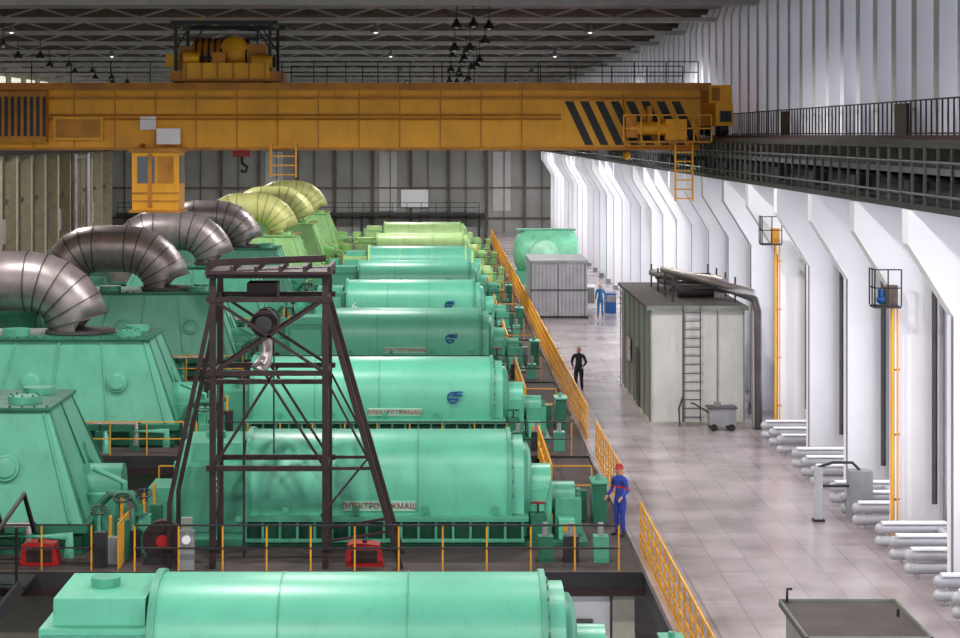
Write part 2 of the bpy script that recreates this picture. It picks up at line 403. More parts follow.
def casing(n,Y):
    g,gd=(G2,G3) if n<6 else (GL2,GL2)
    b=MB(); xr=-8.5; xl=-16.5
    b.frus((xl,xr,-2.6,2.6,0.75),(xl+1.2,xr-1.0,-1.7,1.7,3.35),g)
    b.box(xl-0.15,xr+0.15,-2.75,2.75,0.55,0.75,gd)
    b.box(xl,xr,-2.5,2.5,0.0,0.55,gd)
    for i in range(5):
        t=i/4; xb=xl+0.3+(xr-xl-0.6)*t; xt=xl+1.4+(xr-xl-2.5)*t
        b.beam((xb,-2.62,0.78),(xt,-1.72,3.3),0.05,0.08,g)
    for yb,yt in ((-2.3,-1.5),(0,0),(2.3,1.5)):
        b.beam((xr,yb,0.78),(xr-1.0,yt,3.3),0.06,0.1,gd)
    b.box(xl+1.1,xr-0.9,-1.8,1.8,3.33,3.42,gd)
    for i in range(20): b.cyl((xl+1.3+i*0.3,-1.76,3.4),(xl+1.3+i*0.3,-1.76,3.47),0.04,gd,6)
    b.cyl((-10.2,-0.9,3.4),(-10.2,-0.9,3.6),0.4,g,20); b.cyl((-10.2,0.9,3.4),(-10.2,0.9,3.6),0.4,g,20)
    b.cyl((-13.9,-0.9,3.4),(-13.9,-0.9,3.65),0.45,g,20)
    for i in range(8):
        a=i*math.pi/4; b.cyl((-10.2+.34*math.cos(a),-0.9+.34*math.sin(a),3.6),(-10.2+.34*math.cos(a),-0.9+.34*math.sin(a),3.65),0.03,gd,6)
    for x in (-10.4,-13.2):
        b.lathe((x,-2.15,2.0),(0,-0.95,0.33),[(0,0.33),(0.1,0.33),(0.1,0.28),(0.15,0.24),(0.16,0)],g,20)
    b.lathe((-9.0,0.9,1.9),(0.93,0,0.36),[(0,0.32),(0.13,0.32),(0.14,0.26),(0.17,0)],g,20)
    b.box(xr-0.3,-7.95,-1.0,1.0,0.0,1.2,g)
    b.cyl((xr-0.6,0,1.2),(-7.9,0,1.2),0.6,g,20)
    b.tube([(-8.2,-2.2,0.0),(-8.2,-2.2,1.1),(-7.9,-2.2,1.4),(-7.4,-2.2,1.4),(-7.2,-2.2,1.1),(-7.2,-2.2,0.0)],0.1,gd,10)
    b.tube([(-7.6,-1.8,0),(-7.6,-1.8,1.6),(-8.4,-1.5,1.9)],0.07,g,8)
    for q in (0.5,0.9): b.cyl((-7.2,-2.2,q),(-7.2,-2.2,q+0.05),0.2,gd,12)
    b.obj('low_pressure_turbine_casing',0.03,(0,Y,0))
    b=MB()
    b.lathe((-26,0,1.5),(1,0,0),[(0,0),(0,0.9),(0.5,1.2),(2.5,1.3),(3,1.7),(6.8,1.9),(7.2,1.3),(8.9,1.3),(8.9,0)],gd,24)
    b.box(-26,-17.2,-1.6,1.6,0,1.0,gd); b.box(-26.4,-17.1,-1.9,1.9,1.35,1.5,g)
    b.obj('high_pressure_turbine_casing',0,(0,Y,0))

PX={0:-11.3,1:-11.2,2:-10.95,3:-10.6,4:-10.4,5:-10.3,6:-9.3,7:-9.3,8:-9.4}
def crosspipe(n,Y):
    m,mb=(SILV,SILVB) if n<6 else (LSILV,LSILVB)
    r=1.0; xv=PX[n]-r; R=1.75; zt=6.15-r; b=MB()
    xl=xv-4.4
    pts=[(xv,0,3.45),(xv,0,zt-R)] 
    for i in range(1,7):
        a=math.pi/2*i/6; pts.append((xv-R+R*math.cos(a),0,zt-R+R*math.sin(a)))
    R2=1.3
    pts.append((xl+R2,0,zt))
    for i in range(1,6):
        a=math.pi/2*i/5; pts.append((xl+R2-R2*math.sin(a),0,zt-R2+R2*math.cos(a)))
    pts.append((xl,0,2.6))
    b.tube(pts,r,m,32)
    for i in range(1,len(pts)-1):
        p=Vector(pts[i]); d=(Vector(pts[i+1])-Vector(pts[i-1])).normalized()
        b.cyl(p-d*0.025,p+d*0.025,r+0.02,mb,32)
    b.cyl((xv,0,3.45),(xv,0,3.55),r+0.15,mb,32)
    b.obj('steam_crossover_pipe',0,(0,Y,0.0))
def deck(n,Y):
    y0,y1=Y-4.6,Y+4.8
    if n==0: y1=Y+3.0
    g,gd=(G2,G3) if n<6 else (GL2,GL2)
    b=MB()
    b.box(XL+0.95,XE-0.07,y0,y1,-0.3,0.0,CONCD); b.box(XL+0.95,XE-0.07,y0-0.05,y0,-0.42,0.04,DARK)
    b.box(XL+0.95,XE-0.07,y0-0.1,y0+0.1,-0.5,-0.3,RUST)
    b.obj('turbine_deck')
    b=MB()
    for x0,x1 in ((-18,-8),(-6.6,2.0)):
        b.box(x0,x1,Y-1.9,Y+1.9,-8,-0.5,CONC)
    for x in (-7,-2.5,1.5,4.2):
        b.beam((x,y0+0.4,-8),(x,y0+0.4,-0.5),0.5,0.5,CONC)
    b.box(2.3,3.9,y0+0.3,y0+0.4,-4,-0.55,WHITE); b.box(3.1,3.5,y0+0.1,y0+0.3,-2.4,-1.1,GREYT)  # concrete wall coloured white to make up for the low light below deck
    b.box(-8,4.5,y0+0.5,y0+0.8,-1.9,-1.5,CONC); b.box(-8,4.5,y0+0.55,y0+0.75,-6,-5.2,WHITE)
    b.box(-8,2.2,y0+0.1,y0+0.5,-4.4,-4.15,DARK)
    b.obj('turbine_foundation')
    b=MB(); b.rail((-7.0,y0+0.25,0),(4.1,y0+0.25,0),1.05,DARK,1.05,(1.0,0.5),0.02,post=RAILY)
    b.obj('deck_railing')
    if n>=1:
        b=MB(); b.rail((-7.6,y1-0.5,0),(4.1,y1-0.5,0),1.05,RAILY,1.5,(1.0,0.5),0.018,post=RAILY)
        b.rail((-8.0,y0+0.3,0),(-16,y0+0.3,0),1.05,DARK if n==1 else RAILY,1.2,(1.0,0.5),0.018,post=RAILY)
        if n==1: b.rail((-7.4,y0+0.4,0),(-7.4,y0+2.0,0),1.05,RAILY,0.25,(1.0,),0.015)
        b.obj('deck_railing')
    b=MB()
    for k in range(6):
        x=-8.0+k*0.2; y=y0+0.6+k*0.42
        h=random.uniform(0.4,1.1)
        b.box(x,x+0.28,y,y+0.3,0,h,random.choice([gd,GREYB,g,DARK]))
        b.cyl((x+0.1,y+0.15,0.3),(x+0.1,y+0.15,h+0.5),0.04,random.choice([DARK,g,RAILY]),8)
        if k%2==0: b.wheel((x+0.1,y+0.15,h+0.5),(0,-.4,1),0.2,RUST if k==2 else DARK)
    b.tube([(-8.6,y0+0.8,0.2),(-8.6,y0+0.8,0.7),(-10.5,y0+0.8,0.7),(-10.5,y0+0.8,0)],0.12,g,10)
    b.tube([(-9.6,y0+1.1,0.2),(-9.6,y0+1.1,0.9),(-12.5,y0+1.1,0.9),(-12.5,y0+1.1,0)],0.09,SILV,10)
    for k in range(4):
        x=-13+k*1.1; b.cyl((x,y0+1.5,0),(x,y0+1.5,0.6),0.16,gd,12); b.wheel((x,y0+1.5,0.85),(0,0,1),0.2,DARK); b.cyl((x,y0+1.5,.6),(x,y0+1.5,.85),0.03,DARK,6)
    b.obj('valve_and_pump_set')
    b=MB(); yq=Y+1.6
    b.box(3.95,4.3,yq,yq+0.9,0,1.0,gd); b.box(3.9,4.35,yq-.05,yq+.95,1.0,1.06,g)
    b.box(3.93,3.95,yq+.1,yq+.8,0.2,.9,g); b.cyl((4.1,yq+.4,1.06),(4.1,yq+.4,1.2),0.06,g)
    b.obj('control_cabinet',0.01)
    b=MB()
    yy=Y+2.3
    b.tube([(-6,yy,0.0),(-6,yy,0.5),(1.5,yy,0.5),(2.5,yy,0.8),(2.5,yy,0)],0.13,gd,10)
    b.tube([(-5,yy+.5,0.0),(-5,yy+.5,0.9),(0.5,yy+.5,0.9),(0.5,yy+.5,0)],0.08,RUST,10)
    for x in (2.9,3.3,3.7): b.box(x-.12,x+.12,yy-.2,yy+.2,0,0.5+.3*(x-2.9),random.choice([g,GREYB,gd,RAILY]))
    for x in (-3,-1.2,0.9): b.cyl((x,yy+.9,0),(x,yy+.9,.9),0.25,g,14); b.sphere((x,yy+.9,.9),0.25,g)
    if n>0:
        for x,m_ in ((2.3,gd),(2.9,DARK),(3.6,g)): b.box(x,x+.35,Y-3.4,Y-3.0,0,0.6,m_); b.cyl((x+.17,Y-3.2,.6),(x+.17,Y-3.2,.9),.07,GREYB,8)
    b.obj('oil_cooling_pipework')
for n,Y in enumerate(YN):
    generator(n,Y); casing(n,Y); crosspipe(n,Y); deck(n,Y)
for n in range(len(YN)-1):
    ya=YN[n]+4.8; yb=YN[n+1]-4.65
    gm=G2 if n<5 else GL2
    yc=(ya+yb)/2
    if n>=1:
        b=MB(); b.box(3.0,4.6,ya+0.02,yb-0.06,-0.25,-0.02,CONCD); b.rail((3.05,ya+.05,-0.02),(3.05,yb-.1,-0.02),1.0,RAILY,1.2,(1,0.5),0.025)
        b.box(3.0,3.06,ya+0.02,yb-0.06,-0.4,-0.02,DARK); b.obj('walkway_bridge')
        b=MB()
        b.lathe((-20,yc,-1.4),(1,0,0),[(0,0),(0.1,0.8),(0.5,1.1),(10,1.1),(10.4,0.8),(10.5,0)],gm,24)
        b.box(-18,-17.4,yc-1,yc+1,-8,-1.7,CONC); b.box(-12,-11.4,yc-1,yc+1,-8,-1.7,CONC)
        b.obj('feedwater_heater')
    b=MB()
    for x,h in ((-1.5,0.3),(0.2,-0.5),(1.6,0.6)):
        if n==0: h-=3
        b.lathe((x,yc,-8),(0,0,1),[(0,0.7),(7.0+h,0.7),(7.4+h,0.5),(7.6+h,0)],gm if n else GREYB,20)
    b.tube([(-1.5,yc-0.9,-4),(-1.5,yc-0.9,-1.5),(1.8,yc-0.9,-1.5),(1.8,yc-0.9,-5)],0.18,RUST,10)
    b.obj('lubricating_oil_tanks')

for a,c in ((20,34.8),(35.2,50.8),(55.8,65.2),(69,87),(87.4,106),(106.4,126),(126.4,150),(152,200)):
    b=MB(); b.rail((4.85,a,0),(4.85,c,0),1.1,RAILY,0.9,(1.0,0.66,0.35),0.022,kick=0.14); b.obj('walkway_railing')

# ------------------------------------------------------------ derrick tower
b=MB()
xa,xb,ya,yb=-5.25,-2.65,48.5,50.2
T=6.75
for x in (xa,xb):
    for y in (ya,yb): b.beam((x,y,0.0),(x,y,T),0.14,0.14,RUST)
for z in (T,T-0.55,4.5,2.3):
    for y in (ya,yb): b.beam((xa-0.15,y,z),(xb+0.15,y,z),0.1,0.12,RUST)
    for x in (xa,xb): b.beam((x,ya-0.1,z),(x,yb+0.1,z),0.1,0.12,RUST)
b.box(xa-0.15,xb+0.15,ya-0.3,yb+0.3,T+0.05,T+0.11,RUST)
for i in range(6): b.beam((xa-0.1+i*0.56,ya-0.3,T+0.17),(xa-0.1+i*0.56,yb+0.3,T+0.17),0.08,0.12,RUST)
b.beam((xa-0.1,ya,T+0.3),(xb-0.1,yb,T+0.3),0.1,0.16,RUST)
for y in (ya,yb):
    b.beam((xa,y,4.5),(xb,y,T-0.55),0.06,0.07,RUST); b.beam((xb,y,4.5),(xa,y,T-0.55),0.06,0.07,RUST)
    b.beam((xa,y,2.3),(xa+1.4,y,4.5),0.05,0.06,RUST); b.beam((xb,y,2.3),(xb-1.4,y,4.5),0.05,0.06,RUST)
    b.beam((xb,y,T-0.6),(xb+1.75,y,0.0),0.12,0.12,RUST)
    b.beam((xa,y,T-0.6),(xa-1.0,y,1.5),0.1,0.1,RUST) ; b.beam((xa-1.0,y,1.5),(xa-1.0,y,0),0.1,0.1,RUST)
    b.beam((xb,y,2.3),(xb+1.15,y,2.3),0.06,0.07,RUST); b.beam((xb,y,0.6),(xb+1.5,y,0.85),0.05,0.06,RUST)
    b.beam((xb,y,4.4),(xb+1.1,y,2.3),0.05,0.05,RUST)
for x in (xa,xb):
    b.beam((x,ya,2.3),(x,yb,4.5),0.05,0.06,RUST); b.beam((x,ya,0.2),(x,yb,2.3),0.05,0.06,RUST)
b.beam((xb+1.0,ya,T-4.2),(xb-0.1,ya,1.2),0.05,0.05,RUST)
b.cyl((-4.1,48.9,5.6),(-4.1,49.8,5.6),0.32,RUST,20); b.cyl((-4.1,48.7,5.6),(-4.1,48.9,5.6),0.2,DARK,16)
b.tube([(-4.05,49.2,5.4),(-4.05,49.2,4.9),(-4.1,49.1,4.7),(-4.25,49,4.5)],[0.13,0.13,0.17,0.2],SILV,14)
b.box(-4.5,-3.8,48.9,49.8,T-0.6,T-0.2,RUST)
b.cyl((-4.6,49.3,4.5),(-4.6,49.3,0.1),0.03,DARK,6); b.cyl((-3.9,49.3,5.2),(-3.9,49.3,2.5),0.02,DARK,6)
b.box(-5.2,-2.7,48.9,49.1,4.2,4.3,RUST)
b.obj('lifting_frame_tower')

b=MB()
b.cyl((-6.45,48.85,0.55),(-6.45,49.1,0.55),0.48,RUST,24); b.cyl((-6.45,48.75,0.55),(-6.45,48.85,0.55),0.15,REDM,16); b.box(-6.9,-6.0,48.8,49.15,0,0.2,DARK)
b.obj('cable_winch')
for xx,yy in ((-1.75,48.8),(-9.3,48.9)):
    b=MB(); b.prism([(-.45,0),(-.4,0.5),(-.2,0.55),(.35,0.5),(.45,0)],'y',-.2,.3,REDM); b.box(-.3,.3,-.22,-.2,0.1,0.4,RUST); b.cyl((0,0,.5),(0,0,.6),.06,RUST,8); b.obj('fire_hose_box',0.02,(xx,yy,0))
b=MB(); b.box(-6.0,-5.65,48.25,48.4,0,0.9,GREYB); b.cyl((-5.83,48.2,0.7),(-5.83,48.26,0.7),0.1,WHITE,14); b.box(-5.95,-5.7,48.26,48.4,0.9,1.2,GREYD); b.obj('gauge_panel')

b=MB()
for sx in (-10.6,-9.9):
    b.tube([(sx+0.9,46.6,1.2),(sx+0.75,46.2,2.1),(sx-0.2,44.8,0.6),(sx-0.6,44.2,-0.5)],0.06,BLK,10)
    b.beam((sx+0.6,46.6,0.0),(sx-0.6,44.2,-1.6),0.08,0.3,DARK)
for i in range(7):
    t=i/6; b.box(-10.6+0.6-1.2*t,-9.9+0.6-1.2*t,46.5-2.4*t,46.75-2.4*t,-0.05-1.6*t,0-1.6*t,DARK)
b.beam((-9.4,46.6,0),(-9.4,46.6,1.3),0.06,0.06,BLK); b.beam((-10.05,46.6,0),(-10.05,46.6,1.3),0.06,0.06,BLK)
b.box(-10.3,-9.2,46.6,47.8,-0.08,0.0,DARK)
b.obj('access_staircase')

# ------------------------------------------------------------ crane
b=MB(); Y0=80.0
b.box(-31,9.9,Y0,Y0+0.9,9.5,11.7,YEL)
b.box(-32.5,10.3,Y0-0.35,Y0+1.0,11.7,11.98,YELD)
b.box(-31,9.9,Y0-0.12,Y0+0.95,9.42,9.52,YELD)
b.box(-31,9.9,Y0-0.1,Y0,11.35,11.45,YELD)
for z in (10.75,10.6): b.cyl((-31,Y0-0.12,z),(4.6,Y0-0.12,z),0.035,YELD,8)
x=-31
while x<4.4:
    b.box(x,x+0.04,Y0-0.04,Y0,9.52,11.7,YELD); x+=1.55
b.box(-31,9.9,Y0+4.2,Y0+5.1,9.5,11.7,YEL); b.box(-32.5,10.3,Y0+4.1,Y0+5.2,11.7,11.98,YELD)
b.box(4.7,9.9,Y0-0.02,Y0,9.6,11.3,YEL)
for i in range(8):
    x=4.75+i*0.58
    b.prism([(x+0.78,9.62),(x+1.1,9.62),(x+0.32,11.28),(x,11.28)],'y',Y0-0.045,Y0-0.02,BLK)
for xe in (10.3,-33.6):
    b.box(xe+.05,xe+0.7,Y0-1.2,Y0+6.3,10.35,11.2,YEL); b.box(xe-0.1,xe+0.75,Y0-0.4,Y0+5.6,11.2,11.9,YEL)
    for yy in (Y0-0.7,Y0+0.8,Y0+4.3,Y0+5.8): b.cyl((xe+0.3,yy,10.28),(xe+0.55,yy,10.28),0.28,DARK,20)
    b.box(xe+.2,xe+0.6,Y0-1.4,Y0-1.2,10.5,10.9,BLK)
    b.box(xe,xe+.3,Y0-.45,Y0-.4,11.3,11.8,YELD)
b.cyl((7.2,Y0-0.7,10.25),(8.6,Y0-0.7,10.25),0.26,YEL,18); b.box(7.0,7.4,Y0-0.95,Y0-0.45,9.9,10.7,YELD); b.box(8.5,9.3,Y0-0.9,Y0-0.4,9.8,10.6,YEL)
b.cyl((7.9,Y0-0.7,10.5),(7.9,Y0-0.7,11.1),0.13,YELD,12); b.box(6.9,10.2,Y0-1.1,Y0-0.05,9.7,9.78,YELD)
b.rail((6.9,Y0-1.1,9.75),(10.2,Y0-1.1,9.75),1.0,YEL,0.6,(1,0.5),0.025)
b.beam((6.95,Y0-1.1,10.7),(6.95,Y0-0.1,11.5),0.06,0.06,YEL)
for x0,x1,z0 in ((8.9,9.55,7.5),(-6.4,-5.45,8.4)):
    for x in (x0,x1): b.beam((x,Y0-0.6,z0),(x,Y0-0.6,9.75),0.07,0.07,YEL)
    z=z0+0.1
    while z<9.6: b.beam((x0,Y0-0.6,z),(x1,Y0-0.6,z),0.05,0.05,YEL); z+=0.35
    b.beam((x0,Y0-0.6,9.6),(x0,Y0+0.2,9.6),0.08,0.08,YEL); b.beam((x1,Y0-0.6,9.6),(x1,Y0+0.2,9.6),0.08,0.08,YEL)
b.rail((-32,Y0-0.3,11.98),(-11,Y0-0.3,11.98),0.8,BLK,1.5,(1,0.5),0.02)
b.rail((-6,Y0-0.3,11.98),(9.8,Y0-0.3,11.98),0.8,BLK,1.2,(1,0.5),0.02)
b.rail((-6,Y0+4.8,11.98),(9.8,Y0+4.8,11.98),0.8,BLK,1.5,(1,0.5),0.02)
b.box(-17.4,-14.9,Y0-0.5,Y0,9.75,11.65,YELD)
for i in range(10): b.box(-17.2+i*0.24,-17.08+i*0.24,Y0-0.53,Y0-0.49,9.95,11.45,BLK)
b.box(-14.7,-12.8,Y0-.2,Y0,9.8,10.7,YEL); b.box(-14.6,-12.9,Y0-.22,Y0-.2,9.9,10.6,YELD)
b.box(-11.5,-9.75,Y0-1.6,Y0+0.2,7.2,9.35,YEL); b.box(-11.6,-9.65,Y0-1.7,Y0+0.3,9.35,9.5,YELD); b.box(-11.6,-9.65,Y0-1.7,Y0+0.3,7.1,7.2,YELD)
b.box(-11.3,-10.65,Y0-1.63,Y0-1.6,8.2,9.2,GLASS); b.box(-10.55,-9.95,Y0-1.63,Y0-1.6,8.2,9.2,YELD); b.box(-9.77,-9.72,Y0-1.4,Y0-0.1,8.2,9.2,GLASS)
b.box(-10.9,-10.75,Y0-1.66,Y0-1.6,7.3,9.3,YELD)
for z in (7.5,7.8): b.box(-11.5,-9.75,Y0-1.64,Y0-1.6,z,z+0.06,YELD)
b.beam((-11.3,Y0-1,9.5),(-11.3,Y0+0.3,9.6),0.1,0.2,YELD); b.beam((-9.9,Y0-0.5,9.5),(-9.9,Y0+0.3,9.55),0.1,0.2,YELD)
b.box(-10.75,-9.85,Y0-0.4,Y0-0.36,9.65,10.25,WHITE); b.box(-11.4,-10.8,Y0-0.15,Y0-0.1,10.2,10.7,WHITE)
b.cyl((-7.75,Y0+2.2,9.5),(-7.75,Y0+2.2,12),0.05,BLK,6); b.box(-8.1,-7.4,Y0+2.0,Y0+2.4,9.15,9.55,REDM); b.tube([(-7.75,Y0+2.2,9.2),(-7.75,Y0+2.2,8.9),(-7.55,Y0+2.2,8.75),(-7.6,Y0+2.2,8.55),(-7.8,Y0+2.2,8.6)],0.06,RUST,8)
b.cyl((7.3,Y0+2.2,9.3),(7.3,Y0+2.2,12),0.03,BLK,6); b.sphere((7.3,Y0+2.2,9.2),0.17,YEL)
b.obj('overhead_bridge_crane')
b=MB()
xa,xb=-10.3,-6.2
b.box(xa,xb,Y0+0.1,Y0+5.0,12.05,12.45,YELD); b.box(xa+0.5,xb-0.3,Y0+0.0,Y0+0.1,12.15,12.75,YEL)
for i in range(6): b.box(xa+0.6+i*.6,xa+0.66+i*.6,Y0-.06,Y0,12.15,12.75,YELD)
for yy in (Y0+0.5,Y0+4.6):
    for x in (xa+0.3,xb-0.4): b.cyl((x-0.2,yy,12.09),(x+0.2,yy,12.09),0.1,DARK,12)
b.cyl((xa+0.8,Y0+1.2,13.1),(xb-1.2,Y0+1.2,13.1),0.62,YELD,28)
for i in range(9): b.cyl((xa+0.9+i*0.24,Y0+1.2,13.1),(xa+0.98+i*0.24,Y0+1.2,13.1),0.65,RUST,28)
b.lathe((xb-1.7,Y0+0.8,13.2),(0,-1,0),[(0,.55),(.1,.6),(.2,.55),(.3,.2),(.32,0)],YEL,20)
b.box(xb-1.2,xb-0.5,Y0+0.6,Y0+1.8,12.45,13.5,YELD); b.box(xa+0.3,xa+0.8,Y0+0.6,Y0+1.8,12.45,13.4,YELD)
b.cyl((xb-1.0,Y0+0.4,12.8),(xb-0.2,Y0+0.4,12.8),0.28,YEL,18); b.cyl((xb-.2,Y0+.4,12.8),(xb-.1,Y0+.4,12.8),0.2,BLK,14)
b.cyl((xa+0.5,Y0+0.35,12.95),(xa+1.1,Y0+0.35,12.95),0.25,YEL,18); b.cyl((xa+1.1,Y0+0.35,12.95),(xa+1.6,Y0+0.35,12.95),0.06,DARK,10)
b.box(xa+1.6,xa+2.1,Y0+.1,Y0+.5,12.6,13.15,YELD); b.tube([(xb-.8,Y0+.5,13.5),(xb-.8,Y0+.5,14),(xb-1.6,Y0+.5,14.05)],0.04,BLK,8)
b.cyl((xb-2.6,Y0+3.4,13),(xb-0.5,Y0+3.4,13),0.4,YEL,20); b.cyl((xa+.5,Y0+3.4,13.1),(xa+1.8,Y0+3.4,13.1),0.5,YELD,20)
for x in (xa+0.2,xb-0.3):
    for y in (Y0+0.3,Y0+4.2): b.beam((x,y,12.4),(x,y,14.3),0.12,0.12,BLK)
for y in (Y0+0.3,Y0+4.2): b.beam((xa,y,14.3),(xb,y,14.3),0.14,0.16,BLK); b.beam((xa,y,13.85),(xb,y,13.85),0.04,0.04,BLK); b.beam((xa+.2,y,13.3),(xa+.8,y,14.25),0.06,0.06,BLK); b.beam((xb-.3,y,13.3),(xb-.9,y,14.25),0.06,0.06,BLK)
for x in (xa+0.2,xb-0.3): b.beam((x,Y0+0.2,14.3),(x,Y0+4.4,14.3),0.12,0.14,BLK)
b.box(xa-0.2,xa+0.3,Y0+0.4,Y0+1.0,12.6,13.1,YEL)
b.beam((xa+0.9,Y0+0.3,14.3),(xa+1.3,Y0+0.3,14.55),0.06,0.06,YEL)
b.obj('crane_hoist_trolley')

# ------------------------------------------------------------ equipment shed
b=MB(); x0,x1,y0,y1,h=7.24,10.5,72.4,84,4.1
b.box(x0+0.03,x1-0.03,y0+0.03,y1-0.03,0.1,h-0.05,GREYD)
b.box(x0,x1,y0,y0+0.03,0.1,h-0.1,SHEDF); b.box(x0-0.05,x1+0.05,y0-0.05,y1+0.05,0,0.12,CONC)  # front paler than the sides: window light put into the sheet colour
b.box(x0-0.12,x1+0.12,y0-0.12,y1+0.12,h-0.1,h,ROOFB); b.box(x0-0.13,x1+0.13,y0-0.14,y0-0.1,h-0.14,h+0.02,GREYD)
for x in (x0,x0+1.15,x0+2.3,x1-0.05): b.box(x,x+0.05,y0-0.03,y0,0.1,h-0.1,GREYD)
y=y0
while y<y1: b.box(x0-0.03,x0,y,y+0.06,0.1,h-0.1,GREYT); y+=1.93
b.box(x0-0.02,x0+0.02,y0+4,y0+5,0.1,2.2,DARK); b.box(x0-0.05,x0-0.02,y0+7,y0+8.5,1.4,2.3,GLASS)
for x in (8.35,8.95): b.beam((x,y0-0.2,0.15),(x,y0-0.2,h+0.1),0.045,0.045,GREYT)
for i in range(13): b.beam((8.35,y0-0.2,0.3+i*0.3),(8.95,y0-0.2,0.3+i*0.3),0.03,0.03,GREYT)
b.tube([(8.2,y0-0.6,0.05),(8.2,y0-0.3,0.6),(8.35,y0-0.2,1.0)],0.03,DARK,6)
b.obj('equipment_shed')
b=MB()
for k,(xx,zz) in enumerate(((9.2,4.75),(9.5,4.45))):
    b.tube([(xx-0.9,82,zz-0.1),(xx-0.9,79,zz),(xx+0.9,76.5-k,zz),(xx+0.95,75,zz)],0.15,SILV,14)
for k in range(3):
    xx=9.6+k*0.3
    b.tube([(xx-1.2,79,4.95-0.1*k),(xx-0.6,75+k*0.3,4.95-0.1*k),(10.72,72.2-k*0.32,4.6-0.1*k),(10.8,72.0-k*0.32,4.2-0.1*k),(10.82,72.0-k*0.32,0.02)],0.13,(SILV,PIPEG,SILVB)[k],14)
for y in (74,76.5,79,81.5):
    b.beam((8.2,y,4.11),(8.2,y,5.0),0.06,0.06,DARK); b.beam((10.4,y,4.11),(10.4,y,5.0),0.06,0.06,DARK); b.beam((8.1,y,4.62),(10.5,y,4.62),0.06,0.06,DARK)
b.cyl((8.6,79,4.4),(10.2,79,4.4),0.28,SILV,18)
b.cyl((8.6,76,4.33),(9.9,76,4.33),0.21,RUST,18)
b.obj('ventilation_pipes')
b=MB(); b.box(9.1,10.0,70.9,71.6,0.18,0.75,GREYB); b.box(9.05,10.05,70.85,71.65,0.75,0.8,GREYT)
for x in (9.25,9.85): b.cyl((x,70.85,0.12),(x,70.95,0.12),0.12,BLK,14); b.cyl((x,71.5,0.12),(x,71.6,0.12),0.12,BLK,14)
b.tube([(9.1,71.2,0.6),(8.6,71.2,0.9),(8.5,71.2,0.9)],0.03,DARK,8); b.cyl((9.4,71.2,0.8),(9.4,71.2,0.95),0.12,GREYD)
b.obj('welding_cart',0.01)

b=MB(); Yc=114.7
b.box(4.95,8.05,Yc,Yc+6,0,3.05,GREYL)
for i in range(15): b.box(4.95+i*0.21,5.0+i*0.21,Yc-0.04,Yc,0.1,2.95,GREYT if i%7==0 else GREYB)
b.box(4.9,8.1,Yc-0.08,Yc+6.1,3.0,3.15,GREYB); b.box(4.9,8.1,Yc-0.07,Yc,1.5,1.58,GREYT); b.box(4.9,8.1,Yc-0.06,Yc,0,0.12,DARK)
b.obj('steel_storage_cabin')
b=MB(); Yg=143
b.lathe((5.0,Yg,2.05),(1,0,0),[(0,0),(0.05,0.8),(0.35,1.3),(0.8,1.55),(3.8,1.55),(4.2,1.3),(4.4,0.7),(4.45,0)],mat('mint_paint',(130,210,170),0.4),28)
b.lathe((7.0,Yg-1.3,1.95),(0,-1,0),[(0,1.0),(0.5,1.0),(0.55,0.85),(0.7,0.6),(0.75,0)],mat('mint_paint_light',(165,225,192),0.4),24)
b.box(5.0,9.6,Yg-1.4,Yg+1.4,0,0.8,G2); b.box(5.2,9.2,Yg-0.5,Yg+0.5,3.5,3.62,G2)
b.obj('spare_rotor_housing')
b=MB(); b.box(9.3,9.9,118,119,0,1.1,BLUEM); b.box(8.4,9.0,121,122,0,1.3,WHITE); b.box(9.35,9.85,117.95,118,0.6,1.0,GREYB)
b.box(8.5,8.9,120.95,121,0.3,1.2,GREYD); b.obj('tool_cabinets',0.02)

b=MB(); b.box(5.6,7.3,31.6,34.0,0,2.35,GREYB); b.box(5.5,7.4,31.5,34.1,2.35,2.43,ROOFB)
for x in (5.5,7.37): b.box(x,x+0.03,31.5,34.1,2.43,2.47,GREYD)
for y in (31.5,34.07): b.box(5.5,7.4,y,y+0.03,2.43,2.47,GREYD)
b.tube([(5.62,34,2.43),(5.62,34,2.65),(5.7,34,2.65)],0.025,BLK,6); b.tube([(7.2,33,2.43),(7.2,33,2.55)],0.025,BLK,6)
b.box(5.75,6.35,31.57,31.6,0.2,2.2,GREYD); b.obj('kiosk_cabin')

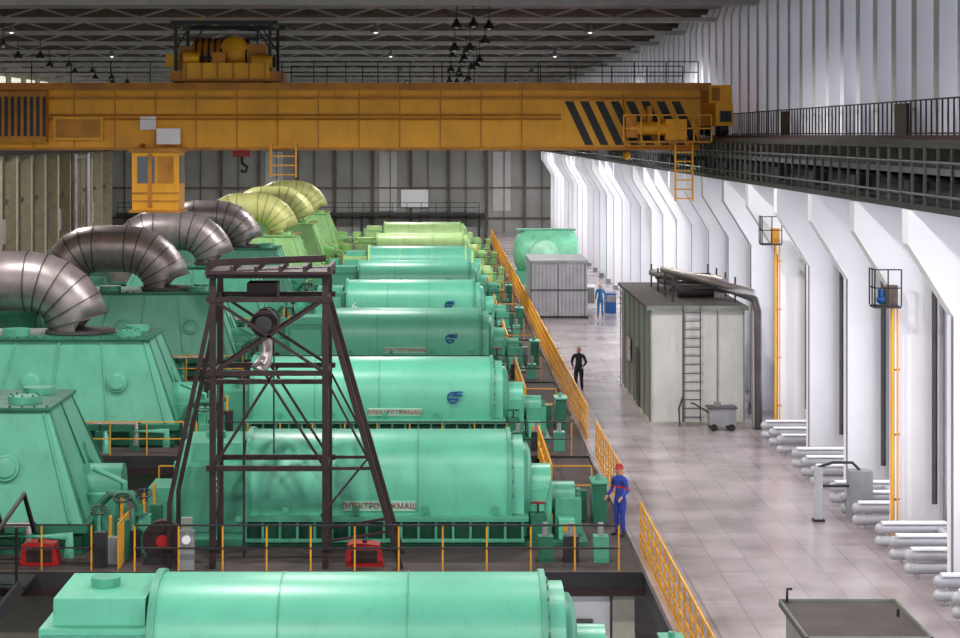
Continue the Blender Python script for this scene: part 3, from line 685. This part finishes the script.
# ------------------------------------------------------------ wall heating registers
for y in cols[6:]:
    if y>120: break
    if 69<y<84: continue
    b=MB()
    for k in range(3):
        yy=y+0.9+k*1.6
        for z in (0.22,0.52):
            b.cyl((10.6,yy,z),(12.2,yy,z),0.13,PIPEG,12)
            b.sphere((10.6,yy,z),0.13,PIPEG,12)
        b.box(10.65,12.2,yy-.14,yy+.14,0.64,0.68,WHITE)
        b.cyl((10.75,yy,0),(10.75,yy,0.5),0.05,PIPEG,8); b.cyl((12.1,yy,0),(12.1,yy,0.5),0.05,DARK,8)
    b.cyl((12.0,y+0.6,0.52),(12.0,y+4.4,0.52),0.08,PIPEG,10); b.cyl((12.0,y+0.6,0.22),(12.0,y+4.4,0.22),0.08,PIPEG,10)
    b.obj('heating_register')
def service_platform(x,y,z1,blue):
    b=MB()
    b.cyl((x,y,0),(x,y,z1-1.1),0.045,YEL,8); b.cyl((x+.13,y,0),(x+.13,y,z1-1.1),0.025,YEL,8)
    z=1.0
    while z<z1-1.2: b.beam((x-.03,y,z),(x+.2,y+.15,z),0.05,0.05,YELD); z+=1.6
    zz=z1-1.1
    b.box(x-0.5,x+0.15,y-0.35,y+0.3,zz-0.05,zz,DARK)
    for p,q in (((x-0.5,y-0.35,zz),(x+0.15,y-0.35,zz)),((x-0.5,y+0.3,zz),(x-0.5,y-0.35,zz))): b.rail(p,q,0.9,RUST,0.35,(1,0.5),0.015)
    b.box(x-.15,x+.12,y-.1,y+.1,zz,zz+.5,RAILY if not blue else BROWN)
    if blue: b.sphere((x-0.28,y,zz+0.15),0.12,BLUEM); b.cyl((x-0.28,y,zz+.15),(x-.28,y,zz+0.4),0.08,BLUEM,12)
    b.obj('valve_service_platform')
service_platform(11.15,cols[9]-0.72,6.9,True)
service_platform(11.15,cols[12]-0.72,7.5,False)
b=MB(); yy=54.3
b.box(10.6,11.2,yy,yy+0.5,0,1.3,GREYB); b.box(9.7,9.9,yy,yy+0.2,0,1.4,PIPEG); b.tube([(9.8,yy+0.1,1.4),(10.2,yy+0.2,1.5),(10.7,yy+0.2,1.5),(10.9,yy+.2,1.3)],0.04,DARK,8)
b.tube([(9.8,yy+0.15,0.9),(10.6,yy+0.15,0.9)],0.04,DARK,8); b.box(9.65,9.95,yy-0.05,yy+0.25,0,0.06,DARK)
b.obj('distribution_stand',0.01)
b=MB(); b.cyl((-33.1,190,-8),(-33.1,190,8.3),0.3,SILV,16); b.cyl((-32.9,196,-8),(-32.9,196,8.3),0.2,PIPEG,16); b.cyl((-33.1,190,8.0),(-33.1,200,8.0),0.2,SILV,12); b.obj('riser_pipes')

# ------------------------------------------------------------ lamps
def lamp(x,y,z=14.2,on=True,e=2200,light=True):
    b=MB()
    b.cyl((0,0,0.3),(0,0,15.75-z),0.02,DARK,6)
    b.lathe((0,0,0),(0,0,1),[(-0.02,0.24),(0.0,0.24),(0.12,0.2),(0.22,0.1),(0.34,0.08),(0.36,0)],DARK if not on else GREYB,16)
    b.sphere((0,0,0.03),0.1,BULB if on else BULBO,10)
    o=b.obj('pendant_lamp',0,(x,y,z))
    if light:
        l=bpy.data.lights.new('bulb_light','SPOT'); l.energy=e; l.spot_size=math.radians(165); l.spot_blend=0.5; l.shadow_soft_size=0.3; l.color=(1,0.98,0.95)
        lo=bpy.data.objects.new('bulb_light',l); sc.collection.objects.link(lo); lo.parent=o; lo.location=(0,0,-0.32)
for x in (-26,-14,-4,4.5):  # unseen lamp rows, added to light the near hall
    for y in (20,42,64):
        lamp(x,y,14.6,True,3500)
for x in (-20,-3,7):
    for y in (98,128,160,192): lamp(x,y,14.8,True,5200)
for i in range(9):
    y=88+i*11
    for dx in (-0.6,0.1,0.8): lamp(1.3+dx,y+random.uniform(-2,2),14.0+random.uniform(-0.2,0.6),False,0,False)
for i in range(6):
    for dx in (0,1.2): lamp(-22+dx-i*0.9,100+i*14,14.2,False,0,False)

# ------------------------------------------------------------ people
def skin_mesh(name,verts,edges,radii,mat_fn,mats,parent,sub=2):
    me=bpy.data.meshes.new(name); me.from_pydata(verts,edges,[])
    o=bpy.data.objects.new(name,me); sc.collection.objects.link(o)
    sk=o.modifiers.new('skin','SKIN'); sk.use_smooth_shade=True
    for i,r in enumerate(radii):
        d=me.skin_vertices[0].data[i]; d.radius=r if isinstance(r,tuple) else (r,r); d.use_root=(i==0)
    ss=o.modifiers.new('sub','SUBSURF'); ss.levels=sub; ss.render_levels=sub
    dg=bpy.context.evaluated_depsgraph_get(); dg.update()
    nm=bpy.data.meshes.new_from_object(o.evaluated_get(dg))
    o.modifiers.clear(); o.data=nm
    nm.materials.clear()
    for m in mats: nm.materials.append(m)
    for p in nm.polygons:
        p.use_smooth=True; p.material_index=mat_fn(p.center)
    o.parent=parent
    return o
def worker(loc,yaw,top,legs,hat,pose,stripe=None):
    E=bpy.data.objects.new('power_plant_worker',None); sc.collection.objects.link(E)
    V=[];R=[];D=[]
    idx={}
    def a(k,p,r,par=None):
        idx[k]=len(V); V.append(p); R.append(r)
        if par is not None: D.append((idx[par],idx[k]))
    P=pose
    a('pel',(0,0,.95),(.15,.115)); a('wa',(0,P['ly']*.3,1.1),(.135,.1),'pel'); a('ch',(0,P['ly']*.7,1.3),(.165,.115),'wa'); a('uc',(0,P['ly'],1.43),(.12,.09),'ch'); a('nk',(0,P['ly']*1.1,1.52),(.06,.06),'uc')
    for s,S in ((-1,'L'),(1,'R')):
        ly=P['ly']
        a('s'+S,(s*.19,ly,1.42),(.075,.075),'uc')
        e=P['e'+S]; w=P['w'+S]
        m1=tuple((Vector((s*.19,ly,1.42))+Vector(e))/2)
        a('m'+S,m1,(.062,.062),'s'+S); a('e'+S,e,(.052,.052),'m'+S); a('w'+S,w,(.04,.04),'e'+S)
        a('h'+S,(s*.095,0,.88),(.11,.11),'pel'); k=P['k'+S]; an=P['a'+S]
        a('t'+S,tuple((Vector((s*.1,0,.88))+Vector(k))/2),(.095,.095),'h'+S)
        a('k'+S,k,(.07,.07),'t'+S); a('c'+S,tuple(Vector(k).lerp(Vector(an),.4)),(.065,.065),'k'+S); a('a'+S,an,(.055,.055),'c'+S)
    def mf(c):
        if stripe is not None and (1.2<c.z<1.25): return 2
        return 0 if c.z>0.97 or abs(c.x)>.2 else 1
    skin_mesh('overalls',V,D,R,mf,[top,legs,stripe or top],E)
    for S,s in (('L',-1),('R',1)):
        an=Vector(P['a'+S]); 
        z0=an.z-0.09
        skin_mesh('boot_'+S,[tuple(an+Vector((0,0,.03))),(an.x,an.y+.01,z0+.045),(an.x+s*.01,an.y-.1,z0+.04),(an.x+s*.015,an.y-.19,z0+.035)],[(0,1),(1,2),(2,3)],[(.055,.055),(.055,.05),(.05,.04),(.04,.03)],lambda c:0,[BOOT],E)
        w=Vector(P['w'+S]); e=Vector(P['e'+S]); d=(w-e).normalized()
        side=Vector((0,-1,0)) if abs(d.y)<.8 else Vector((1,0,0))
        side=(side-d*side.dot(d)).normalized(); nrm=d.cross(side)*(-s)
        hv=[tuple(w-d*.01),tuple(w+d*.05),tuple(w+d*.085)]; he=[(0,1),(1,2)]; hr=[(.03,.025),(.038,.02),(.036,.016)]
        for i,(o,L) in enumerate(((.03,.07),(.01,.08),(-.01,.075),(-.03,.06))):
            base=w+d*.08+side*o; i0=len(hv)
            p1=base+d*.015; p2=p1+d*L*.45+nrm*.012; p3=p2+d*L*.35+nrm*.03
            hv+= [tuple(p1),tuple(p2),tuple(p3)]; he+=[(2,i0),(i0,i0+1),(i0+1,i0+2)]; hr+=[(.009,.009),(.0085,.0085),(.007,.007)]
        i0=len(hv); p=w+d*.03+side*.03
        hv+= [tuple(p),tuple(p+d*.03+side*.025),tuple(p+d*.06+side*.028+nrm*.012)]; he+=[(1,i0),(i0,i0+1),(i0+1,i0+2)]; hr+=[(.012,.012),(.01,.01),(.009,.009)]
        skin_mesh('hand_'+S,hv,he,hr,lambda c:0,[SKIN],E,1)
    hy=P['ly']*1.15; b=MB()
    seg=20; prof=[]; N=14
    for i in range(N+1):
        t=i/N; z=-.12+.24*t; 
        r=math.sqrt(max(0,1-((t-.55)/.56)**2)) if t>.55 else math.sqrt(max(0,1-((t-.55)/.62)**2))
        prof.append((z,r))
    vs=[];fs=[]
    for z,r in prof:
        for k in range(seg):
            an=2*math.pi*k/seg; x=math.cos(an)*r*.078; y=math.sin(an)*r*.098
            if z<0 and y>0: y*=.8
            vs.append((x,hy+y-.005,1.645+z))
    for i in range(N):
        for k in range(seg): fs.append((i*seg+k,i*seg+(k+1)%seg,(i+1)*seg+(k+1)%seg,(i+1)*seg+k))
    b.add(vs,fs,SKIN,True)
    b.cyl((0,hy*0.97,1.48),(0,hy,1.57),.052,SKIN,14)
    b.tube([(0,hy-.095,1.67),(0,hy-.112,1.635),(0,hy-.12,1.622),(0,hy-.1,1.612)],[.008,.012,.016,.008],SKIN,8)
    for sx in (-1,1):
        b.sphere((sx*.03,hy-.09,1.655),.012,WHITE,8); b.sphere((sx*.03,hy-.1,1.655),.006,EYE,8)
        b.beam((sx*.016,hy-.097,1.678),(sx*.045,hy-.09,1.678),.008,.007,HAIR)
        b.lathe((sx*.074,hy,1.645),(sx,0.2,0),[(0,.03),(.012,.032),(.018,.024),(.012,.0)],SKIN,12)
    b.tube([(-.024,hy-.09,1.587),(0,hy-.1,1.585),(.024,hy-.09,1.587)],[.004,.008,.004],LIP,8)
    b.lathe((0,P['ly'],1.47),(0,0,1),[(0,.085),(.05,.075),(.055,.066),(0.0,.066)],top,16)
    if hat:
        b.lathe((0,hy,1.69),(0,0,1),[(-.01,.115),(0,.13),(.008,.112),(.05,.108),(.085,.088),(.11,.05),(.118,0)],hat,22)
        b.box(-.06,.06,hy-.165,hy-.1,1.682,1.694,hat); b.beam((0,hy-.1,1.76),(0,hy+.1,1.76),.02,.08,hat)
    else:
        vs=[];fs=[]
        for i in range(9):
            t=i/8; zz=1.62+.16*t
            rr=math.sqrt(max(0,1-(t)**2.2))
            for k in range(seg):
                an=2*math.pi*k/seg; x=math.cos(an)*rr*.086; y=math.sin(an)*rr*.105
                front=(math.sin(an)<-0.35)
                z2=zz if not front else max(zz,1.705)
                vs.append((x,hy+y+.004,z2))
        for i in range(8):
            for k in range(seg): fs.append((i*seg+k,i*seg+(k+1)%seg,(i+1)*seg+(k+1)%seg,(i+1)*seg+k))
        b.add(vs,fs,HAIR,True)
    b.obj('head',parent=E)
    E.location=loc; E.rotation_euler=(0,0,yaw)
    return E
stand=dict(ly=-0.03,eL=(-.27,-.02,1.15),wL=(-.24,-.2,1.0),eR=(.27,-.02,1.15),wR=(.26,-.2,1.02),kL=(-.11,-.02,.5),aL=(-.13,.02,.1),kR=(.1,-.03,.5),aR=(.12,0,.1))
walk=dict(ly=-0.03,eL=(-.28,.06,1.16),wL=(-.22,-.13,1.02),eR=(.28,.06,1.16),wR=(.2,-.14,1.04),kL=(-.1,-.14,.52),aL=(-.1,-.2,.1),kR=(.1,.02,.5),aR=(.11,.22,.14))
rel=dict(ly=-0.02,eL=(-.26,.03,1.15),wL=(-.27,-.06,.92),eR=(.26,.03,1.15),wR=(.27,-.06,.92),kL=(-.11,-.04,.5),aL=(-.12,-.04,.1),kR=(.1,.0,.5),aR=(.11,.1,.1))
worker((4.5,52.4,0),math.radians(-50),CBLUE,CBLUE,REDM,stand,CRED)
worker((5.4,81.7,0),math.radians(-10),CNAVY,CNAVY2,None,walk)
worker((8.86,116,0),math.radians(-15),CTEAL,CTEAL,None,rel)

# ------------------------------------------------------------ world and camera
w=bpy.data.worlds.new('world'); sc.world=w; w.use_nodes=True
bg=w.node_tree.nodes['Background']; bg.inputs[0].default_value=(0.88,0.93,1,1); bg.inputs[1].default_value=1.6
cam=bpy.data.cameras.new('camera'); co=bpy.data.objects.new('camera',cam); sc.collection.objects.link(co)
co.location=(0,0,CZ); co.rotation_euler=(math.radians(90),0,0)
cam.sensor_width=36; cam.lens=F/960*36; cam.shift_x=40/960; cam.shift_y=-184/960; cam.clip_end=1000
sc.camera=co
